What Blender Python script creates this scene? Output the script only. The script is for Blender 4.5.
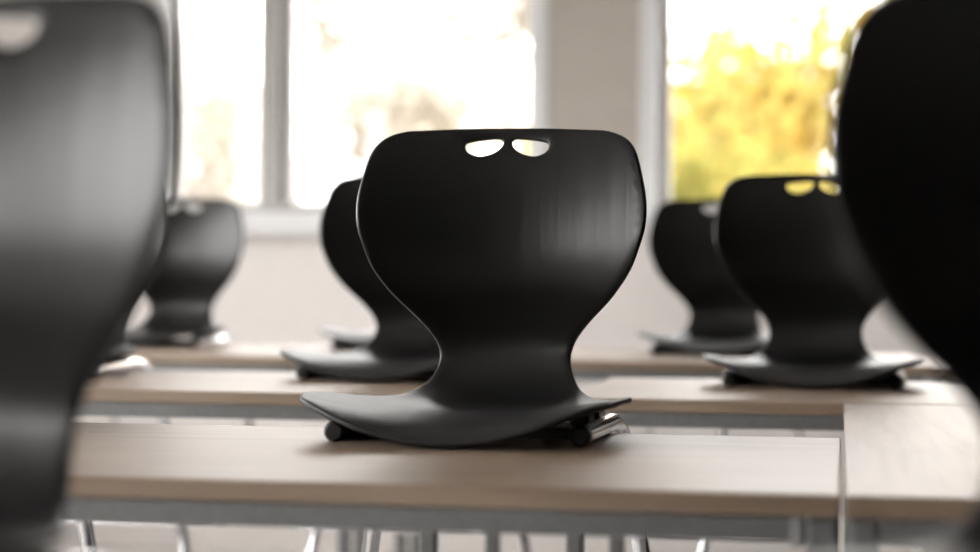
import bpy, bmesh, math, random
from mathutils import Vector, Matrix
from mathutils.geometry import delaunay_2d_cdt

for o in list(bpy.data.objects):
    bpy.data.objects.remove(o)
S = bpy.context.scene
C = S.collection
R = math.radians
random.seed(7)

# ------------------------------------------------------------------ camera
YAW = 9.8
ROLL = 0.4
TABLE_Z = 0.74
CAM_Z = TABLE_Z + 0.2015
cam_d = bpy.data.cameras.new('camera')
cam = bpy.data.objects.new('camera', cam_d)
C.objects.link(cam)
cam_d.sensor_width = 36.0
cam_d.lens = 2040.0 / 980.0 * 36.0
cam_d.clip_start = 0.05
cam_d.clip_end = 200
cam.matrix_world = (Matrix.Translation((0, 0, CAM_Z))
                    @ Matrix.Rotation(R(YAW), 4, 'Z')
                    @ Matrix.Rotation(R(90 - 0.17), 4, 'X')
                    @ Matrix.Rotation(R(ROLL), 4, 'Z'))
cam_d.dof.use_dof = True
cam_d.dof.focus_distance = 2.60
cam_d.dof.aperture_fstop = 2.4
S.camera = cam

# ------------------------------------------------------------------ sky and exposure
w = bpy.data.worlds.new('overcast_sky')
S.world = w
w.use_nodes = True
bg = w.node_tree.nodes['Background']
bg.inputs['Color'].default_value = (1.0, 0.985, 0.962, 1)
bg.inputs['Strength'].default_value = 1.0
S.view_settings.view_transform = 'Standard'
S.view_settings.look = 'None'
S.view_settings.gamma = 1
S.view_settings.use_curve_mapping = False
S.view_settings.exposure = 3.58


# ------------------------------------------------------------------ materials
def mat(name, col, rough=0.5, metal=0.0, spec=0.5):
    m = bpy.data.materials.new(name)
    m.use_nodes = True
    b = m.node_tree.nodes['Principled BSDF']
    b.inputs['Base Color'].default_value = (*col, 1)
    b.inputs['Roughness'].default_value = rough
    b.inputs['Metallic'].default_value = metal
    b.inputs['Specular IOR Level'].default_value = spec
    return m


def nodes(m):
    nt = m.node_tree
    return nt, nt.nodes, nt.links, nt.nodes['Principled BSDF']


def noise_on(m, scale, c1, c2, stretch=(1, 1, 1), detail=4, bump=0.0, bdist=0.001, rough=None):
    nt, N, L, b = nodes(m)
    tc = N.new('ShaderNodeTexCoord')
    mp = N.new('ShaderNodeMapping')
    mp.inputs['Scale'].default_value = stretch
    no = N.new('ShaderNodeTexNoise')
    no.inputs['Scale'].default_value = scale
    no.inputs['Detail'].default_value = detail
    L.new(tc.outputs['Object'], mp.inputs['Vector'])
    L.new(mp.outputs['Vector'], no.inputs['Vector'])
    cr = N.new('ShaderNodeValToRGB')
    cr.color_ramp.elements[0].position = 0.3
    cr.color_ramp.elements[1].position = 0.7
    cr.color_ramp.elements[0].color = (*c1, 1)
    cr.color_ramp.elements[1].color = (*c2, 1)
    L.new(no.outputs['Fac'], cr.inputs['Fac'])
    L.new(cr.outputs['Color'], b.inputs['Base Color'])
    if bump:
        bp = N.new('ShaderNodeBump')
        bp.inputs['Strength'].default_value = bump
        bp.inputs['Distance'].default_value = bdist
        L.new(no.outputs['Fac'], bp.inputs['Height'])
        L.new(bp.outputs['Normal'], b.inputs['Normal'])
    return m


M = {}
M['shell'] = noise_on(mat('black_plywood_shell', (0.012, 0.012, 0.012), 0.33, 0.0, 0.52), 9,
                      (0.0018, 0.0018, 0.0018), (0.0026, 0.0026, 0.0026),
                      stretch=(6, 1, 0.4), detail=2.5, bump=0.5, bdist=0.0012)
# the seat half of the shell is finely textured, the backrest is smooth lacquer
nt, N, L, b = nodes(M['shell'])
tcs = N.new('ShaderNodeTexCoord')
sp = N.new('ShaderNodeSeparateXYZ')
mr = N.new('ShaderNodeMapRange')
mr.inputs['From Min'].default_value = 0.055
mr.inputs['From Max'].default_value = 0.12
mr.inputs['To Min'].default_value = 0.48
mr.inputs['To Max'].default_value = 0.33
L.new(tcs.outputs['Object'], sp.inputs['Vector'])
L.new(sp.outputs['Z'], mr.inputs['Value'])
L.new(mr.outputs['Result'], b.inputs['Roughness'])
M['chrome'] = mat('chrome_tube', (0.78, 0.78, 0.8), 0.16, 1.0)
M['cap'] = noise_on(mat('black_cap', (0.012, 0.012, 0.012), 0.45), 60, (0.01, 0.01, 0.01), (0.016, 0.016, 0.016))
M['steel'] = noise_on(mat('grey_powder_steel', (0.2, 0.2, 0.2), 0.42, 0.0), 120,
                      (0.17, 0.17, 0.172), (0.2, 0.2, 0.202), bump=0.05)
M['bracket'] = mat('light_grey_joint', (0.34, 0.34, 0.34), 0.4)

m = mat('light_oak_laminate', (0.5, 0.36, 0.25), 0.46, 0.0, 0.7)
nt, N, L, b = nodes(m)
tc = N.new('ShaderNodeTexCoord')
mp = N.new('ShaderNodeMapping')
mp.inputs['Scale'].default_value = (0.9, 14, 14)
L.new(tc.outputs['Object'], mp.inputs['Vector'])
no = N.new('ShaderNodeTexNoise')
no.inputs['Scale'].default_value = 3.2
no.inputs['Detail'].default_value = 6
no.inputs['Distortion'].default_value = 0.5
L.new(mp.outputs['Vector'], no.inputs['Vector'])
cr = N.new('ShaderNodeValToRGB')
cr.color_ramp.elements[0].position = 0.25
cr.color_ramp.elements[1].position = 0.75
cr.color_ramp.elements[0].color = (0.25, 0.175, 0.118, 1)
cr.color_ramp.elements[1].color = (0.345, 0.255, 0.182, 1)
L.new(no.outputs['Fac'], cr.inputs['Fac'])
L.new(cr.outputs['Color'], b.inputs['Base Color'])
bp = N.new('ShaderNodeBump')
bp.inputs['Strength'].default_value = 0.12
bp.inputs['Distance'].default_value = 0.0006
L.new(no.outputs['Fac'], bp.inputs['Height'])
L.new(bp.outputs['Normal'], b.inputs['Normal'])
M['wood'] = m

M['wall'] = noise_on(mat('warm_white_wall', (0.7, 0.67, 0.64), 0.8), 30, (0.81, 0.77, 0.745), (0.84, 0.80, 0.775), bump=0.04)
M['pier'] = noise_on(mat('beige_backlit_pier', (0.6, 0.56, 0.52), 0.8), 30, (0.50, 0.455, 0.405), (0.53, 0.485, 0.435), bump=0.04)
M['ceiling'] = noise_on(mat('white_ceiling', (0.85, 0.84, 0.82), 0.9), 20, (0.58, 0.57, 0.555), (0.62, 0.61, 0.595))
M['floor'] = noise_on(mat('pale_grey_vinyl', (0.5, 0.48, 0.45), 0.45), 14, (0.70, 0.675, 0.655), (0.77, 0.745, 0.725))
M['frame'] = noise_on(mat('white_window_frame', (0.8, 0.8, 0.8), 0.45), 40, (0.78, 0.78, 0.785), (0.82, 0.82, 0.825))
M['mullion'] = noise_on(mat('grey_shaded_sash', (0.4, 0.39, 0.38), 0.5), 40, (0.42, 0.405, 0.39), (0.46, 0.445, 0.43))
M['bounce_ground'] = noise_on(mat('pale_bounce_ground', (0.4, 0.39, 0.38), 0.9), 3, (0.36, 0.355, 0.35), (0.44, 0.43, 0.42))
M['dark_wall'] = noise_on(mat('darkened_unseen_wall', (0.04, 0.04, 0.042), 0.8), 30, (0.022, 0.022, 0.023), (0.028, 0.028, 0.029))  # for unseen walls, darkened so the chairs have black surroundings to reflect
M['board'] = noise_on(mat('black_green_board', (0.02, 0.03, 0.026), 0.6), 8, (0.018, 0.027, 0.024), (0.024, 0.034, 0.03))
M['bark'] = noise_on(mat('grey_brown_bark', (0.16, 0.12, 0.09), 0.9), 12, (0.14, 0.1, 0.075), (0.24, 0.19, 0.15), stretch=(1, 1, .3))

m = bpy.data.materials.new('clear_window_glass')
m.use_nodes = True
nt = m.node_tree
nt.nodes.clear()
out = nt.nodes.new('ShaderNodeOutputMaterial')
mx = nt.nodes.new('ShaderNodeMixShader')
mx.inputs[0].default_value = 0.05
tr = nt.nodes.new('ShaderNodeBsdfTransparent')
gl = nt.nodes.new('ShaderNodeBsdfGlossy')
gl.inputs['Roughness'].default_value = 0.02
nt.links.new(tr.outputs[0], mx.inputs[1])
nt.links.new(gl.outputs[0], mx.inputs[2])
nt.links.new(mx.outputs[0], out.inputs[0])
M['glass'] = m


def leafmat(name, c1, c2, c3):
    m = bpy.data.materials.new(name)
    m.use_nodes = True
    nt = m.node_tree
    N, L = nt.nodes, nt.links
    N.clear()
    out = N.new('ShaderNodeOutputMaterial')
    mx = N.new('ShaderNodeMixShader')
    mx.inputs[0].default_value = 0.5
    d = N.new('ShaderNodeBsdfDiffuse')
    t = N.new('ShaderNodeBsdfTranslucent')
    tc = N.new('ShaderNodeTexCoord')
    no = N.new('ShaderNodeTexNoise')
    no.inputs['Scale'].default_value = 1.6
    no.inputs['Detail'].default_value = 3
    cr = N.new('ShaderNodeValToRGB')
    e = cr.color_ramp.elements
    e[0].position = 0.36
    e[0].color = (*c1, 1)
    e[1].position = 0.64
    e[1].color = (*c3, 1)
    x = e.new(0.5)
    x.color = (*c2, 1)
    L.new(tc.outputs['Object'], no.inputs['Vector'])
    L.new(no.outputs['Fac'], cr.inputs['Fac'])
    L.new(cr.outputs['Color'], d.inputs['Color'])
    L.new(cr.outputs['Color'], t.inputs['Color'])
    L.new(d.outputs[0], mx.inputs[1])
    L.new(t.outputs[0], mx.inputs[2])
    L.new(mx.outputs[0], out.inputs[0])
    return m


M['leaf_yellow'] = leafmat('golden_autumn_leaves', (0.22, 0.23, 0.08), (0.40, 0.305, 0.085), (0.42, 0.28, 0.07))
M['leaf_green'] = leafmat('yellow_green_leaves', (0.17, 0.19, 0.06), (0.28, 0.25, 0.07), (0.36, 0.29, 0.08))
M['leaf_orange'] = leafmat('orange_autumn_leaves', (0.4, 0.22, 0.04), (0.42, 0.26, 0.06), (0.38, 0.18, 0.04))
M['leaf_beige'] = leafmat('dry_beige_leaves', (0.29, 0.265, 0.225), (0.35, 0.315, 0.265), (0.38, 0.33, 0.265))


# ------------------------------------------------------------------ helpers
def link(o, parent=None):
    C.objects.link(o)
    if parent is not None:
        o.parent = parent
    return o


def empty(name, loc=(0, 0, 0), rz=0.0, parent=None):
    o = bpy.data.objects.new(name, None)
    o.empty_display_size = 0.1
    o.location = loc
    o.rotation_euler = (0, 0, rz)
    return link(o, parent)


def tag(o, label=None, cat=None, group=None, kind=None):
    for k, v in (('label', label), ('category', cat), ('group', group), ('kind', kind)):
        if v:
            o[k] = v
    return o


def mesh_obj(name, verts, faces, material, parent=None, smooth=False):
    me = bpy.data.meshes.new(name)
    me.from_pydata([tuple(v) for v in verts], [], faces)
    me.materials.append(material)
    if smooth:
        me.polygons.foreach_set('use_smooth', [True] * len(me.polygons))
    me.update()
    o = bpy.data.objects.new(name, me)
    return link(o, parent)


def add_box(bm, x0, x1, y0, y1, z0, z1):
    vs = [bm.verts.new(p) for p in ((x0, y0, z0), (x1, y0, z0), (x1, y1, z0), (x0, y1, z0),
                                    (x0, y0, z1), (x1, y0, z1), (x1, y1, z1), (x0, y1, z1))]
    for f in ((0, 3, 2, 1), (4, 5, 6, 7), (0, 1, 5, 4), (1, 2, 6, 5), (2, 3, 7, 6), (3, 0, 4, 7)):
        bm.faces.new([vs[i] for i in f])


def bm_obj(name, bm, material, parent=None, bevel=0.0, seg=2, smooth=False):
    if bevel:
        bmesh.ops.bevel(bm, geom=list(bm.edges), offset=bevel, segments=seg, profile=0.5, affect='EDGES')
    bmesh.ops.recalc_face_normals(bm, faces=list(bm.faces))
    me = bpy.data.meshes.new(name)
    bm.to_mesh(me)
    bm.free()
    me.materials.append(material)
    if smooth:
        me.polygons.foreach_set('use_smooth', [True] * len(me.polygons))
    o = bpy.data.objects.new(name, me)
    return link(o, parent)


def box(name, x0, x1, y0, y1, z0, z1, material, parent=None, bevel=0.0, seg=2):
    bm = bmesh.new()
    add_box(bm, x0, x1, y0, y1, z0, z1)
    return bm_obj(name, bm, material, parent, bevel, seg)


def catmull(pts, n=8, closed=False):
    pts = [Vector(p) for p in pts]
    out = []
    N_ = len(pts)
    rng = range(N_ if closed else N_ - 1)
    for i in rng:
        if closed:
            p0, p1, p2, p3 = (pts[(i + k) % N_] for k in (-1, 0, 1, 2))
        else:
            p1, p2 = pts[i], pts[i + 1]
            p0 = pts[i - 1] if i > 0 else p1 * 2 - p2
            p3 = pts[i + 2] if i + 2 < N_ else p2 * 2 - p1
        for k in range(n):
            t = k / n
            out.append(0.5 * ((2 * p1) + (p2 - p0) * t + (2 * p0 - 5 * p1 + 4 * p2 - p3) * t * t
                              + (3 * p1 - p0 - 3 * p2 + p3) * t ** 3))
    if not closed:
        out.append(pts[-1])
    return out


def tube_geo(path, rad, seg=14, verts=None, faces=None, caps=True):
    verts = [] if verts is None else verts
    faces = [] if faces is None else faces
    base = len(verts)
    n = len(path)
    path = [Vector(p) for p in path]
    prev = None
    for i, p in enumerate(path):
        t = (path[min(i + 1, n - 1)] - path[max(i - 1, 0)]).normalized()
        if prev is None:
            ref = Vector((0, 0, 1)) if abs(t.z) < 0.9 else Vector((1, 0, 0))
            u = t.cross(ref).normalized()
        else:
            u = (prev - t * prev.dot(t)).normalized()
        prev = u
        v = t.cross(u)
        r = rad[i] if isinstance(rad, (list, tuple)) else rad
        for k in range(seg):
            a = 2 * math.pi * k / seg
            verts.append(p + (u * math.cos(a) + v * math.sin(a)) * r)
    for i in range(n - 1):
        for k in range(seg):
            a, b_ = base + i * seg + k, base + i * seg + (k + 1) % seg
            faces.append((a, b_, b_ + seg, a + seg))
    if caps:
        faces.append(tuple(base + k for k in reversed(range(seg))))
        faces.append(tuple(base + (n - 1) * seg + k for k in range(seg)))
    return verts, faces


# ------------------------------------------------------------------ room shell
WY = 6.6            # inner face of the window wall
XL, XR, YB, HC = -3.3, 4.6, -3.2, 3.05
TH = 0.26


def struct(o):
    o['kind'] = 'structure'
    return o


struct(box('floor', XL - TH, XR + TH, YB - TH, WY + TH, -0.12, 0.0, M['floor']))
struct(box('ceiling', XL - TH, XR + TH, YB - TH, WY + TH, HC, HC + 0.15, M['ceiling']))


def wall_with_openings(name, axis, face, back, a0, a1, openings, material):
    """axis 'x': wall runs along X at Y = face..back ; axis 'y': runs along Y at X = face..back"""
    bm = bmesh.new()

    def seg(p0, p1, z0, z1):
        lo, hi = min(face, back), max(face, back)
        if axis == 'x':
            add_box(bm, p0, p1, lo, hi, z0, z1)
        else:
            add_box(bm, lo, hi, p0, p1, z0, z1)
    cur = a0
    for (o0, o1, z0, z1) in sorted(openings):
        seg(cur, o0, 0, HC)
        seg(o0, o1, 0, z0)
        seg(o0, o1, z1, HC)
        cur = o1
    seg(cur, a1, 0, HC)
    return struct(bm_obj(name, bm, material))


SILL, HEAD = 1.125, 2.75
# window wall openings (X ranges)
W1 = (-2.305, -0.951)
W2 = (-0.647, 0.82)
back_open = [(W1[0], W1[1], SILL, HEAD), (W2[0], W2[1], SILL, HEAD)]
wall_with_openings('wall_back', 'x', WY, WY + TH, XL - TH, XR + TH, back_open, M['wall'])
LW = [(-2.9, -0.5, 0.8, 2.15), (-0.2, 2.5, 0.8, 2.15), (2.8, 5.5, 0.8, 2.15)]
wall_with_openings('wall_left', 'y', XL, XL - TH, YB, WY, LW, M['wall'])
wall_with_openings('wall_right', 'y', XR, XR + TH, YB, WY, [], M['dark_wall'])  # out of view, dark only for the chair reflections, like the front wall
wall_with_openings('wall_front', 'x', YB, YB - TH, XL - TH, XR + TH, [], M['dark_wall'])


def window(idx, axis, face, sgn, a0, a1, z0, z1, mull, fw=(0.05, 0.06)):
    """frame stands a little proud of the wall; sgn = outward direction"""
    root = struct(empty('window_%d' % idx, ((a0 + a1) / 2, face, z0) if axis == 'x' else (face, (a0 + a1) / 2, z0)))
    ox, oy, oz = root.location

    def part(name, p0, p1, d0, d1, q0, q1, mt, bev=0.004):
        lo, hi = sorted((face + sgn * d0, face + sgn * d1))
        if axis == 'x':
            return box(name, p0 - ox, p1 - ox, lo - oy, hi - oy, q0 - oz, q1 - oz, mt, root, bev)
        return box(name, lo - ox, hi - ox, p0 - oy, p1 - oy, q0 - oz, q1 - oz, mt, root, bev)
    fl, fr = fw
    part('frame_stile', a0 - 0.002, a0 + fl, -0.02, 0.10, z0, z1, M['frame'])
    part('frame_stile', a1 - fr, a1 + 0.002, -0.02, 0.10, z0, z1, M['frame'])
    part('frame_rail', a0 + fl, a1 - fr, -0.01, 0.10, z0, z0 + 0.035, M['mullion'])
    part('frame_rail', a0 + fl, a1 - fr, -0.01, 0.10, z1 - 0.06, z1, M['frame'])
    edges = [a0 + fl] + [v for mm in mull for v in (mm - 0.033, mm + 0.033)] + [a1 - fr]
    for mm in mull:
        part('mullion', mm - 0.033, mm + 0.033, 0.0, 0.09, z0 + 0.035, z1 - 0.06, M['mullion'])
    for i in range(0, len(edges), 2):
        e0, e1 = edges[i], edges[i + 1]
        sw = 0.042
        part('sash_stile', e0, e0 + sw, 0.03, 0.08, z0 + 0.035, z1 - 0.06, M['mullion'])  # shade of the frame reveal put into the grey of this stile
        part('sash_stile', e1 - sw * 0.2, e1, 0.03, 0.08, z0 + 0.035, z1 - 0.06, M['mullion'], 0.002)
        part('pane', e0 + sw, e1 - sw * 0.2, 0.05, 0.056, z0 + 0.035, z1 - 0.06, M['glass'], 0)
    part('window_sill', a0 - 0.04, a1 + 0.04, -0.12, 0.01, z0 - 0.07, z0, M['frame'], 0.006)
    return root


window(1, 'x', WY, 1, *W1, SILL, HEAD, [-1.897])
window(2, 'x', WY, 1, *W2, SILL, HEAD, [])
for i, (a, b_, z0, z1) in enumerate(LW):
    window(3 + i, 'y', XL, -1, a, b_, z0, z1, [(a + b_) / 2])
# panel on the pier between the two windows, its backlit tone in the colour
struct(box('trim_1', W1[1] + 0.004, W2[0] - 0.004, WY - 0.012, WY + 0.0, SILL - 0.07, HC - 0.02, M['pier']))

# unseen ground outside, made pale for neutral bounce into the room
struct(box('ground', -60, 60, -60, 80, -0.45, -0.3, M['bounce_ground']))


# ------------------------------------------------------------------ desks
def make_desk(length=1.32, depth=0.65):
    r = empty('school_desk')
    hx, hy = length / 2, depth / 2
    box('tabletop', -hx, hx, -hy, hy, -0.0205, 0, M['wood'], r, 0.0025, 3)
    ins, t = 0.003, 0.028
    lx, ly = hx - 0.003 - t / 2, hy - ins - t / 2
    fr = []
    for sy in (-1, 1):
        fr.append(box('frame_rail', -lx + t / 2, lx - t / 2, sy * ly - 0.012, sy * ly + 0.012, -0.0445, -0.0206, M['steel'], r, 0.002))
    for sx in (-1, 1):
        fr.append(box('frame_rail', sx * lx - 0.012, sx * lx + 0.012, -ly + t / 2, ly - t / 2, -0.0445, -0.0206, M['steel'], r, 0.002))
    for sx in (-1, 1):
        for sy in (-1, 1):
            x, y = sx * lx, sy * ly
            lg = box('leg', x - t / 2, x + t / 2, y - t / 2, y + t / 2, -TABLE_Z + 0.012, -0.0206, M['steel'], r, 0.006, 3)
            box('foot_glide', x - 0.013, x + 0.013, y - 0.013, y + 0.013, -TABLE_Z, -TABLE_Z + 0.014, M['cap'], lg, 0.003)
            bx_ = x - sx * (t / 2 + 0.008)
            box('corner_joint', bx_ - 0.006, bx_ + 0.006, y - 0.0135, y + 0.0135, -0.049, -0.0206, M['bracket'], r, 0.002)
    return r


desk0 = make_desk()
desk_used = [False]


def copy_tree(o, parent=None):
    c = o.copy()
    C.objects.link(c)
    c.parent = parent
    for ch in [x for x in o.children]:
        copy_tree(ch, c)
    return c


def desk(cx, y_near, label, rz=0.0, proto=None):
    if proto:
        o = proto
    else:
        o = desk0 if not desk_used[0] else copy_tree(desk0)
        desk_used[0] = True
    o.location = (cx, y_near + 0.325, TABLE_Z) if rz == 0 or abs(rz) < 0.5 else (cx, y_near, TABLE_Z)
    o.rotation_euler = (0, 0, rz)
    tag(o, label, 'desk', 'light oak school desks with grey steel frames')
    return o


SP = 1.335
NEAR1 = 1.87
DSK = [
    (-0.70, NEAR1, 2, 'light oak desk butted against the long side of the crosswise desk'),
    (0.004 + 0.325, NEAR1 + 0.66, 1, 'empty light oak desk standing crosswise and joining two desk rows'),
    (-0.637 - 0.66, NEAR1 + SP, 0, 'light oak desk under two hung chairs, next to the desk behind the crosswise desk'),
    (-0.433 + 0.66, NEAR1 + SP, 0, 'light oak desk touching the window-side end of the crosswise desk'),
    (-1.105 - 0.66, NEAR1 + 2 * SP, 0, 'light oak desk by the window wall, below the narrow window pane'),
    (-1.10 + 0.66, NEAR1 + 2 * SP, 0, 'light oak desk by the window wall, in front of the pier between the windows'),
    (0.225 + 0.66, NEAR1 + 2 * SP, 0, 'empty light oak desk by the window wall, below the golden-foliage window'),
    (-0.25 - 0.66, NEAR1 - SP, 0, 'light oak desk under the black chair with broad grey sheen'),
    (-0.245 + 0.66, NEAR1 - SP, 0, 'light oak desk under the deep black chair without sheen'),
]
for (cx, y, cross, lab) in DSK:
    desk(cx, y, lab, R(90) if cross == 1 else 0, make_desk(1.40) if cross == 2 else None)


# ------------------------------------------------------------------ chair
PROF = catmull([(-0.405, 0.009), (-0.388, 0.020), (-0.355, 0.028), (-0.31, 0.032), (-0.25, 0.031), (-0.18, 0.028),
                (-0.11, 0.026), (-0.055, 0.029), (-0.012, 0.040), (0.016, 0.058), (0.031, 0.083), (0.034, 0.107),
                (0.027, 0.145), (0.017, 0.185), (0.0125, 0.228), (0.016, 0.28), (0.026, 0.335), (0.041, 0.387), (0.049, 0.41)], 10)
ARC = [0.0]
for i in range(1, len(PROF)):
    ARC.append(ARC[-1] + (PROF[i] - PROF[i - 1]).length)


def prof(s):
    if s <= 0:
        d = (PROF[1] - PROF[0]).normalized()
        return PROF[0] + d * s, d
    if s >= ARC[-1]:
        d = (PROF[-1] - PROF[-2]).normalized()
        return PROF[-1] + d * (s - ARC[-1]), d
    lo, hi = 0, len(ARC) - 1
    while hi - lo > 1:
        mid = (lo + hi) // 2
        if ARC[mid] <= s:
            lo = mid
        else:
            hi = mid
    t = (s - ARC[lo]) / (ARC[hi] - ARC[lo])
    d0 = (PROF[min(lo + 1, len(PROF) - 1)] - PROF[max(lo - 1, 0)]).normalized()
    d1 = (PROF[min(lo + 2, len(PROF) - 1)] - PROF[lo]).normalized()
    return PROF[lo].lerp(PROF[hi], t), d0.lerp(d1, t).normalized()


def s_of_z(z):
    for i in range(len(PROF) - 1, 0, -1):
        if PROF[i - 1].y <= z <= PROF[i].y:
            t = (z - PROF[i - 1].y) / (PROF[i].y - PROF[i - 1].y)
            return ARC[i - 1] + t * (ARC[i] - ARC[i - 1])


def s_of_y(y):
    for i in range(1, len(PROF)):
        if PROF[i - 1].x <= y <= PROF[i].x:
            t = (y - PROF[i - 1].x) / (PROF[i].x - PROF[i - 1].x)
            return ARC[i - 1] + t * (ARC[i] - ARC[i - 1])


S_NECK = s_of_z(0.10)


def dish(s, x):
    t = max(0.0, min(1.0, (s - S_NECK + 0.12) / 0.24))
    t = t * t * (3 - 2 * t)
    c = 0.62 * (1 - t) + 1.2 * t
    c += 0.42 * max(0.0, 1 - s / 0.09)
    return c * x * x


def surf(x, s):
    p, d = prof(s)
    n = Vector((-d.y, d.x))          # points up on the seat, towards the sitter on the back
    q = p + n * dish(s, x)
    return Vector((x, q.x, q.y))


def snorm(x, s, e=0.002):
    a = surf(x + e, s) - surf(x - e, s)
    b_ = surf(x, s + e) - surf(x, s - e)
    return a.cross(b_).normalized()


def make_shell(name):
    K = 0.975
    half = [(0.0, s_of_z(0.388)), (0.06, s_of_z(0.3862)), (0.1236, s_of_z(0.3790)), (0.141, s_of_z(0.3750)), (0.155, s_of_z(0.369)),
            (0.165, s_of_z(0.3615)), (0.172, s_of_z(0.353)), (0.1770, s_of_z(0.343)), (0.181, s_of_z(0.331)), (0.1862, s_of_z(0.311)),
            (0.1902, s_of_z(0.292)), (0.1914, s_of_z(0.272)), (0.1890, s_of_z(0.252)), (0.181, s_of_z(0.229)), (0.1700, s_of_z(0.206)),
            (0.153, s_of_z(0.182)), (0.130, s_of_z(0.156)), (0.1075, s_of_z(0.1305)), (0.0925, s_of_z(0.1085)), (0.0865, s_of_z(0.088)),
            (0.0885, s_of_z(0.070)), (0.0965, s_of_y(0.010)), (0.108, s_of_y(-0.012)), (0.128, s_of_y(-0.048)), (0.151, s_of_y(-0.088)),
            (0.171, s_of_y(-0.13)), (0.186, s_of_y(-0.17)), (0.194, s_of_y(-0.21)), (0.196, s_of_y(-0.25)), (0.193, s_of_y(-0.29)),
            (0.184, s_of_y(-0.325)), (0.166, s_of_y(-0.355)), (0.136, s_of_y(-0.380)), (0.1, s_of_y(-0.394)), (0.05, s_of_y(-0.402)), (0.0, 0.0)]
    half = [(a * K, b_) for a, b_ in half]
    full = half + [(-a, b_) for a, b_ in reversed(half[1:-1])]
    dense = catmull([(a, b_) for a, b_ in full], 6, closed=True)

    def resample(poly, step):
        L_ = [0.0]
        n = len(poly)
        for i in range(n):
            L_.append(L_[-1] + (poly[(i + 1) % n] - poly[i]).length)
        cnt = max(12, int(L_[-1] / step))
        res, j = [], 0
        for k in range(cnt):
            t = L_[-1] * k / cnt
            while L_[j + 1] < t:
                j += 1
            f = (t - L_[j]) / max(1e-9, L_[j + 1] - L_[j])
            res.append(poly[j].lerp(poly[(j + 1) % n], f))
        return res
    outer = resample(dense, 0.0065)
    # grip holes, read in the plane of the backrest
    hp = [(178, 185), (188, 155), (240, 138), (310, 127), (390, 120), (435, 125), (457, 150), (445, 185), (400, 220), (340, 242),
          (280, 250), (220, 235), (188, 212)]
    top_s = s_of_z(0.388)
    hole = []
    for (cx, cy) in hp:
        hx = (cx - 473) / 7 * 0.00138
        dz = (120 + cy / 7 - 128) * 0.00142 - 0.001
        dz = 0.0262 + (dz - 0.0262) * 1.14
        hole.append((hx, top_s - dz))
    hl = resample(catmull(hole, 5, closed=True), 0.004)
    hr = [Vector((-p.x, p.y)) for p in reversed(hl)]
    loops = [outer, hl, hr]

    def inside(p, poly):
        c = False
        n = len(poly)
        for i in range(n):
            a, b_ = poly[i], poly[i - 1]
            if (a.y > p[1]) != (b_.y > p[1]) and p[0] < (b_.x - a.x) * (p[1] - a.y) / (b_.y - a.y) + a.x:
                c = not c
        return c

    def near(p, poly, r):
        for q in poly:
            if (q.x - p[0]) ** 2 + (q.y - p[1]) ** 2 < r * r:
                return True
        return False
    pts, edges = [], []
    loop_idx = []
    for lp in loops:
        b0 = len(pts)
        pts += [Vector((p.x, p.y)) for p in lp]
        n = len(lp)
        edges += [(b0 + i, b0 + (i + 1) % n) for i in range(n)]
    g = 0.0085
    smax = ARC[-1]
    j = 0
    y = g * 0.5
    while y < smax:
        x = -0.2 + (g / 2 if j % 2 else 0)
        while x < 0.2:
            p = (x, y)
            if inside(p, outer) and not inside(p, hl) and not inside(p, hr) and not near(p, outer, g * 0.6) \
                    and not near(p, hl, g * 0.5) and not near(p, hr, g * 0.5):
                pts.append(Vector(p))
            x += g
        y += g * 0.87
        j += 1
    vo, eo, fo, ov, oe, of_ = delaunay_2d_cdt(pts, edges, [], 0, 1e-7)
    keep = []
    for f in fo:
        c = sum((vo[i] for i in f), Vector((0, 0))) / len(f)
        if inside(c, outer) and not inside(c, hl) and not inside(c, hr):
            keep.append(tuple(f))
    # boundary edges, directed
    th = 0.0075
    top, bot, nr = [], [], []
    for v in vo:
        n = snorm(v.x, v.y)
        p = surf(v.x, v.y)
        top.append(p)
        bot.append(p - n * th)
        nr.append(n)
    verts = top + bot
    nV = len(vo)
    faces = []
    cnt = {}
    for f in keep:
        a = (vo[f[1]] - vo[f[0]])
        b_ = (vo[f[2]] - vo[f[0]])
        if a.x * b_.y - a.y * b_.x < 0:
            f = tuple(reversed(f))
        faces.append(f)
        faces.append(tuple(i + nV for i in reversed(f)))
        for k in range(3):
            cnt[(f[k], f[(k + 1) % 3])] = 1
    bd = [e for e in cnt if (e[1], e[0]) not in cnt]
    # rounded rim
    nxt = {a: b_ for a, b_ in bd}
    prv = {b_: a for a, b_ in bd}
    segs = 4
    rim = {}
    for i in nxt:
        t = (verts[nxt[i]] - verts[prv[i]]).normalized()
        o_ = t.cross(nr[i]).normalized()
        mid = (top[i] + bot[i]) / 2
        ids = [i]
        for k in range(1, segs):
            a = math.pi * k / segs
            verts.append(mid + nr[i] * math.cos(a) * th / 2 + o_ * math.sin(a) * th / 2 * 0.8)
            ids.append(len(verts) - 1)
        ids.append(i + nV)
        rim[i] = ids
    for a, b_ in bd:
        for k in range(segs):
            faces.append((rim[b_][k], rim[a][k], rim[a][k + 1], rim[b_][k + 1]))
    return verts, faces


TR = 0.0118


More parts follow.
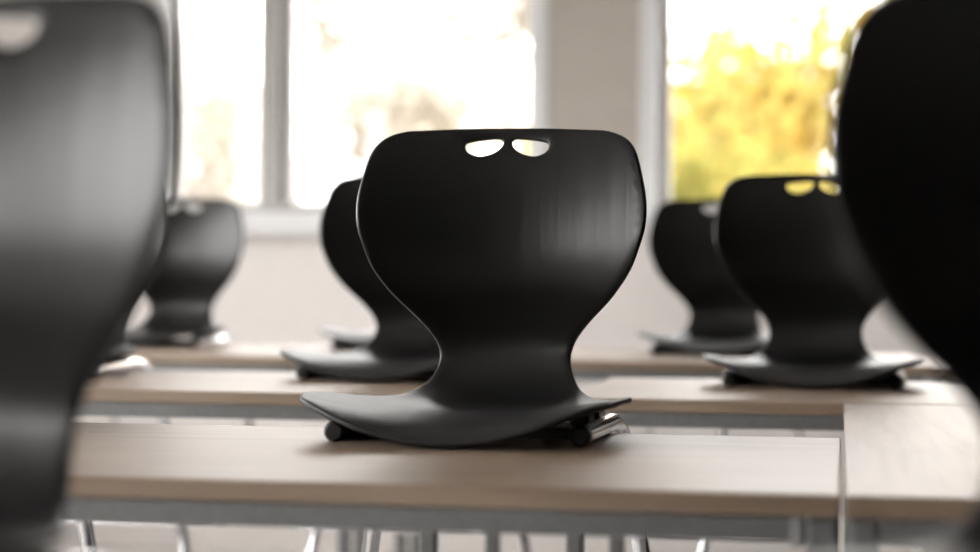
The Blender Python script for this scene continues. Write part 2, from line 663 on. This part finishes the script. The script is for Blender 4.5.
def make_chair():
    r = empty('school_chair')
    v, f = make_shell('seat_shell')
    mesh_obj('seat_shell', v, f, M['shell'], r, True)
    # one bent tube: seat carriers, uprights behind the desk edge, floor skids and a front cross bar
    half = [(0.1445, -0.315, TR), (0.1465, -0.265, TR), (0.150, -0.20, TR), (0.1530, -0.135, TR), (0.1550, -0.095, TR)]
    half += [(0.1575, -0.058, TR - 0.005), (0.161, -0.026, TR - 0.020), (0.165, -0.001, TR - 0.047), (0.170, 0.020, -0.08)]
    half += [(0.181, 0.037, -0.16), (0.197, 0.040, -0.26), (0.212, 0.036, -0.34), (0.2205, 0.025, -0.390), (0.2245, 0.0, -0.417),
             (0.225, -0.04, -0.425), (0.224, -0.14, -0.425), (0.220, -0.335, -0.425), (0.213, -0.375, -0.425), (0.190, -0.400, -0.425),
             (0.14, -0.406, -0.425), (0.06, -0.406, -0.425)]
    path = [Vector(p) for p in half]
    path = path + [Vector((-p.x, p.y, p.z)) for p in reversed(path)]
    path = catmull(path, 4)
    v, f = tube_geo(path, TR, 14)
    fr = mesh_obj('frame_tube', v, f, M['chrome'], r, True)
    for s in (-1, 1):
        d = Vector((s * 0.002, 0.05, 0)).normalized()
        p0 = Vector((s * 0.1445, -0.315, TR))
        pth = [p0 - d * 0.0075, p0 - d * 0.0065, p0 - d * 0.003, p0 + d * 0.012]
        v, f = tube_geo(pth, [0.0085, 0.0105, TR + 0.0007, TR + 0.0007], 18)
        mesh_obj('end_cap', v, f, M['cap'], fr, False)
        for yy in (-0.06, -0.32):
            v, f = tube_geo([(s * 0.2225, yy, -0.4385), (s * 0.2225, yy, -0.434), (s * 0.2225, yy, -0.425)], [0.010, 0.0125, 0.0125], 12)
            mesh_obj('floor_glide', v, f, M['cap'], fr, False)
        # saddle that screws the shell to the tube
        for yy, x0, x1, z1 in ((-0.215, 0.122, 0.146, 0.0320), (-0.125, 0.122, 0.148, 0.029)):
            xa, xb = sorted((s * x0, s * x1))
            box('mounting_saddle', xa, xb, yy - 0.03, yy + 0.03, TR * 2 - 0.006, z1, M['cap'], r, 0.004)
    box('gap_blocking_brace', -0.14, 0.14, -0.262, -0.16, 0.003, 0.016, M['cap'], r, 0.002)  # brace enlarged to block light through the gap under the seat
    return r


chair0 = make_chair()
used = [False]
ROW = lambda k: 2.634 + SP * (k - 1) - (0.055 if k > 1 else 0)
CH = [
    (-0.439, 1, 0.0, 'black shell chair hung on the desk butting the crosswise desk, nearer to that joint'),
    (-1.205, 1, 0.0, 'black shell chair hung on the desk butting the crosswise desk, farther from that joint'),
    (-0.604, 0, -9.0, 'black shell chair with broad grey sheen in the row farthest from the window wall'),
    (0.180, 0, 0.0, 'deep black shell chair without sheen in the row farthest from the window wall'),
    (-0.050, 2, 0.0, 'black shell chair standing at the window-side end of the crosswise desk'),
    (-0.822, 2, 0.0, 'middle one of three black shell chairs in the desk row behind the crosswise desk'),
    (-1.520, 2, 0.0, 'black shell chair farthest from the crosswise desk in the desk row behind it'),
    (-0.300, 3, 0.0, 'black shell chair in the desk row by the window wall, under the golden-foliage window'),
    (-1.096, 3, 0.0, 'middle one of three black shell chairs in the desk row by the window wall'),
    (-1.757, 3, 0.0, 'black shell chair with grey sheen by the window wall, under the narrow window pane'),
]
for (x, k, rz, lab) in CH:
    o = chair0 if not used[0] else copy_tree(chair0)
    used[0] = True
    o.location = (x, ROW(k), TABLE_Z)
    o.rotation_euler = (0, 0, R(rz))
    tag(o, lab, 'chair', 'black shell chairs hung on the desks')


# ------------------------------------------------------------------ trees outside the windows
def grow(verts, faces, tips, p, d, length, rad, depth, rnd, spread, seg=5):
    n = 4
    path = [p]
    rads = [rad]
    q = p.copy()
    dd = d.copy()
    for i in range(n):
        dd = (dd + Vector((rnd.uniform(-1, 1), rnd.uniform(-1, 1), rnd.uniform(-.4, .8))) * 0.13).normalized()
        q = q + dd * (length / n)
        path.append(q.copy())
        rads.append(rad * (1 - 0.45 * (i + 1) / n))
    tube_geo(path, rads, seg, verts, faces, caps=False)
    tips.append((q.copy(), depth))
    tips.append((path[2].copy(), depth))
    if depth == 0:
        return
    k = rnd.choice((2, 3)) if depth > 1 else 3
    for i in range(k + 1):
        base = path[-1] if i < k else path[rnd.choice((2, 3))]
        ax = Vector((rnd.uniform(-1, 1), rnd.uniform(-1, 1), rnd.uniform(-.25, .75)))
        nd = (dd + ax * spread).normalized()
        grow(verts, faces, tips, base.copy(), nd, length * rnd.uniform(.62, .82), rads[-1] * rnd.uniform(.62, .85), depth - 1, rnd, spread, seg)


def leaves(name, centres, count, size, sd, material, parent, rnd):
    verts, faces = [], []
    for i in range(count):
        c = rnd.choice(centres)
        p = c + Vector((rnd.gauss(0, sd), rnd.gauss(0, sd), rnd.gauss(0, sd)))
        a = Vector((rnd.uniform(-1, 1), rnd.uniform(-1, 1), rnd.uniform(-1, 1))).normalized()
        b_ = a.cross(Vector((rnd.uniform(-1, 1), rnd.uniform(-1, 1), rnd.uniform(-1, 1)))).normalized()
        n_ = a.cross(b_)
        l_ = size * rnd.uniform(.6, 1.2)
        k = len(verts)
        verts += [p - a * l_ * .5, p + b_ * l_ * .33 + n_ * l_ * .08, p + a * l_ * .5, p - b_ * l_ * .33 + n_ * l_ * .08]
        faces += [(k, k + 1, k + 2), (k, k + 2, k + 3)]
    o = mesh_obj(name, verts, faces, material, parent)
    o['kind'] = 'stuff'
    return o


def tree(name, loc, height, rad, depth, spread, seed, label, cat, leaf=None, count=0, size=0.1, sd=0.2, group=None, lean=(0, 0), minz=0, nclust=0):
    rnd = random.Random(seed)
    root = empty(name, loc)
    tag(root, label, cat, group)
    verts, faces, tips = [], [], []
    grow(verts, faces, tips, Vector((0, 0, -0.05)), Vector((lean[0], lean[1], 1)).normalized(), height, rad, depth, rnd, spread)
    mesh_obj('trunk_and_branches', verts, faces, M['bark'], root, True)
    if leaf:
        cs = [t[0] for t in tips if t[1] <= max(1, depth - 2) and t[0].z > minz]
        if nclust:
            cs = rnd.sample(cs, min(nclust, len(cs)))
        leaves('foliage', cs, count, size, sd, M[leaf], root, rnd)
    return root


GZ = -0.3
tree('golden_tree', (-0.35, 14.2, GZ), 1.15, 0.08, 5, 0.95, 3, 'golden autumn tree with sparse crown, white sky between its leaves', 'tree',
     'leaf_yellow', 3300, 0.15, 0.21, nclust=60)
tree('orange_tree', (2.6, 15.0, GZ), 1.7, 0.09, 5, 0.9, 11, 'dense orange autumn tree beside the golden tree', 'tree',
     'leaf_orange', 12000, 0.17, 0.27)
tree('hedge_shrub', (-0.95, 11.8, GZ), 0.72, 0.03, 4, 0.8, 5, 'yellow-green shrub below the golden tree', 'shrub', 'leaf_green', 3600, 0.1, 0.16)
tree('hedge_shrub', (0.95, 12.3, GZ), 0.76, 0.03, 4, 0.8, 6, 'deep yellow shrub below the golden tree', 'shrub', 'leaf_yellow', 3600, 0.1, 0.16)
tree('bare_tree', (-2.3, 17.0, GZ), 1.6, 0.09, 5, 0.7, 21, 'nearly bare tree with thin hanging twigs, seen beside the window pier', 'tree',
     'leaf_beige', 2800, 0.13, 0.12, nclust=46)
tree('bare_tree', (-4.6, 18.5, GZ), 1.6, 0.09, 5, 0.7, 22, 'nearly bare tree behind the window mullion', 'tree',
     'leaf_beige', 2800, 0.13, 0.12, nclust=46)
tree('bare_tree', (-6.6, 17.0, GZ), 1.7, 0.09, 5, 0.7, 23, 'nearly bare tree seen through the narrow window pane', 'tree',
     'leaf_beige', 2800, 0.13, 0.12, nclust=46)
tree('dry_shrub', (-4.05, 12.4, GZ), 0.95, 0.03, 4, 0.7, 31, 'rounded dry beige shrub low in the narrow window pane', 'shrub', 'leaf_beige', 4500, 0.09, 0.14)
tree('dry_shrub', (-3.0, 13.6, GZ), 0.9, 0.03, 4, 0.7, 32, 'low dry beige shrub just right of the window mullion', 'shrub', 'leaf_beige', 4500, 0.09, 0.14)
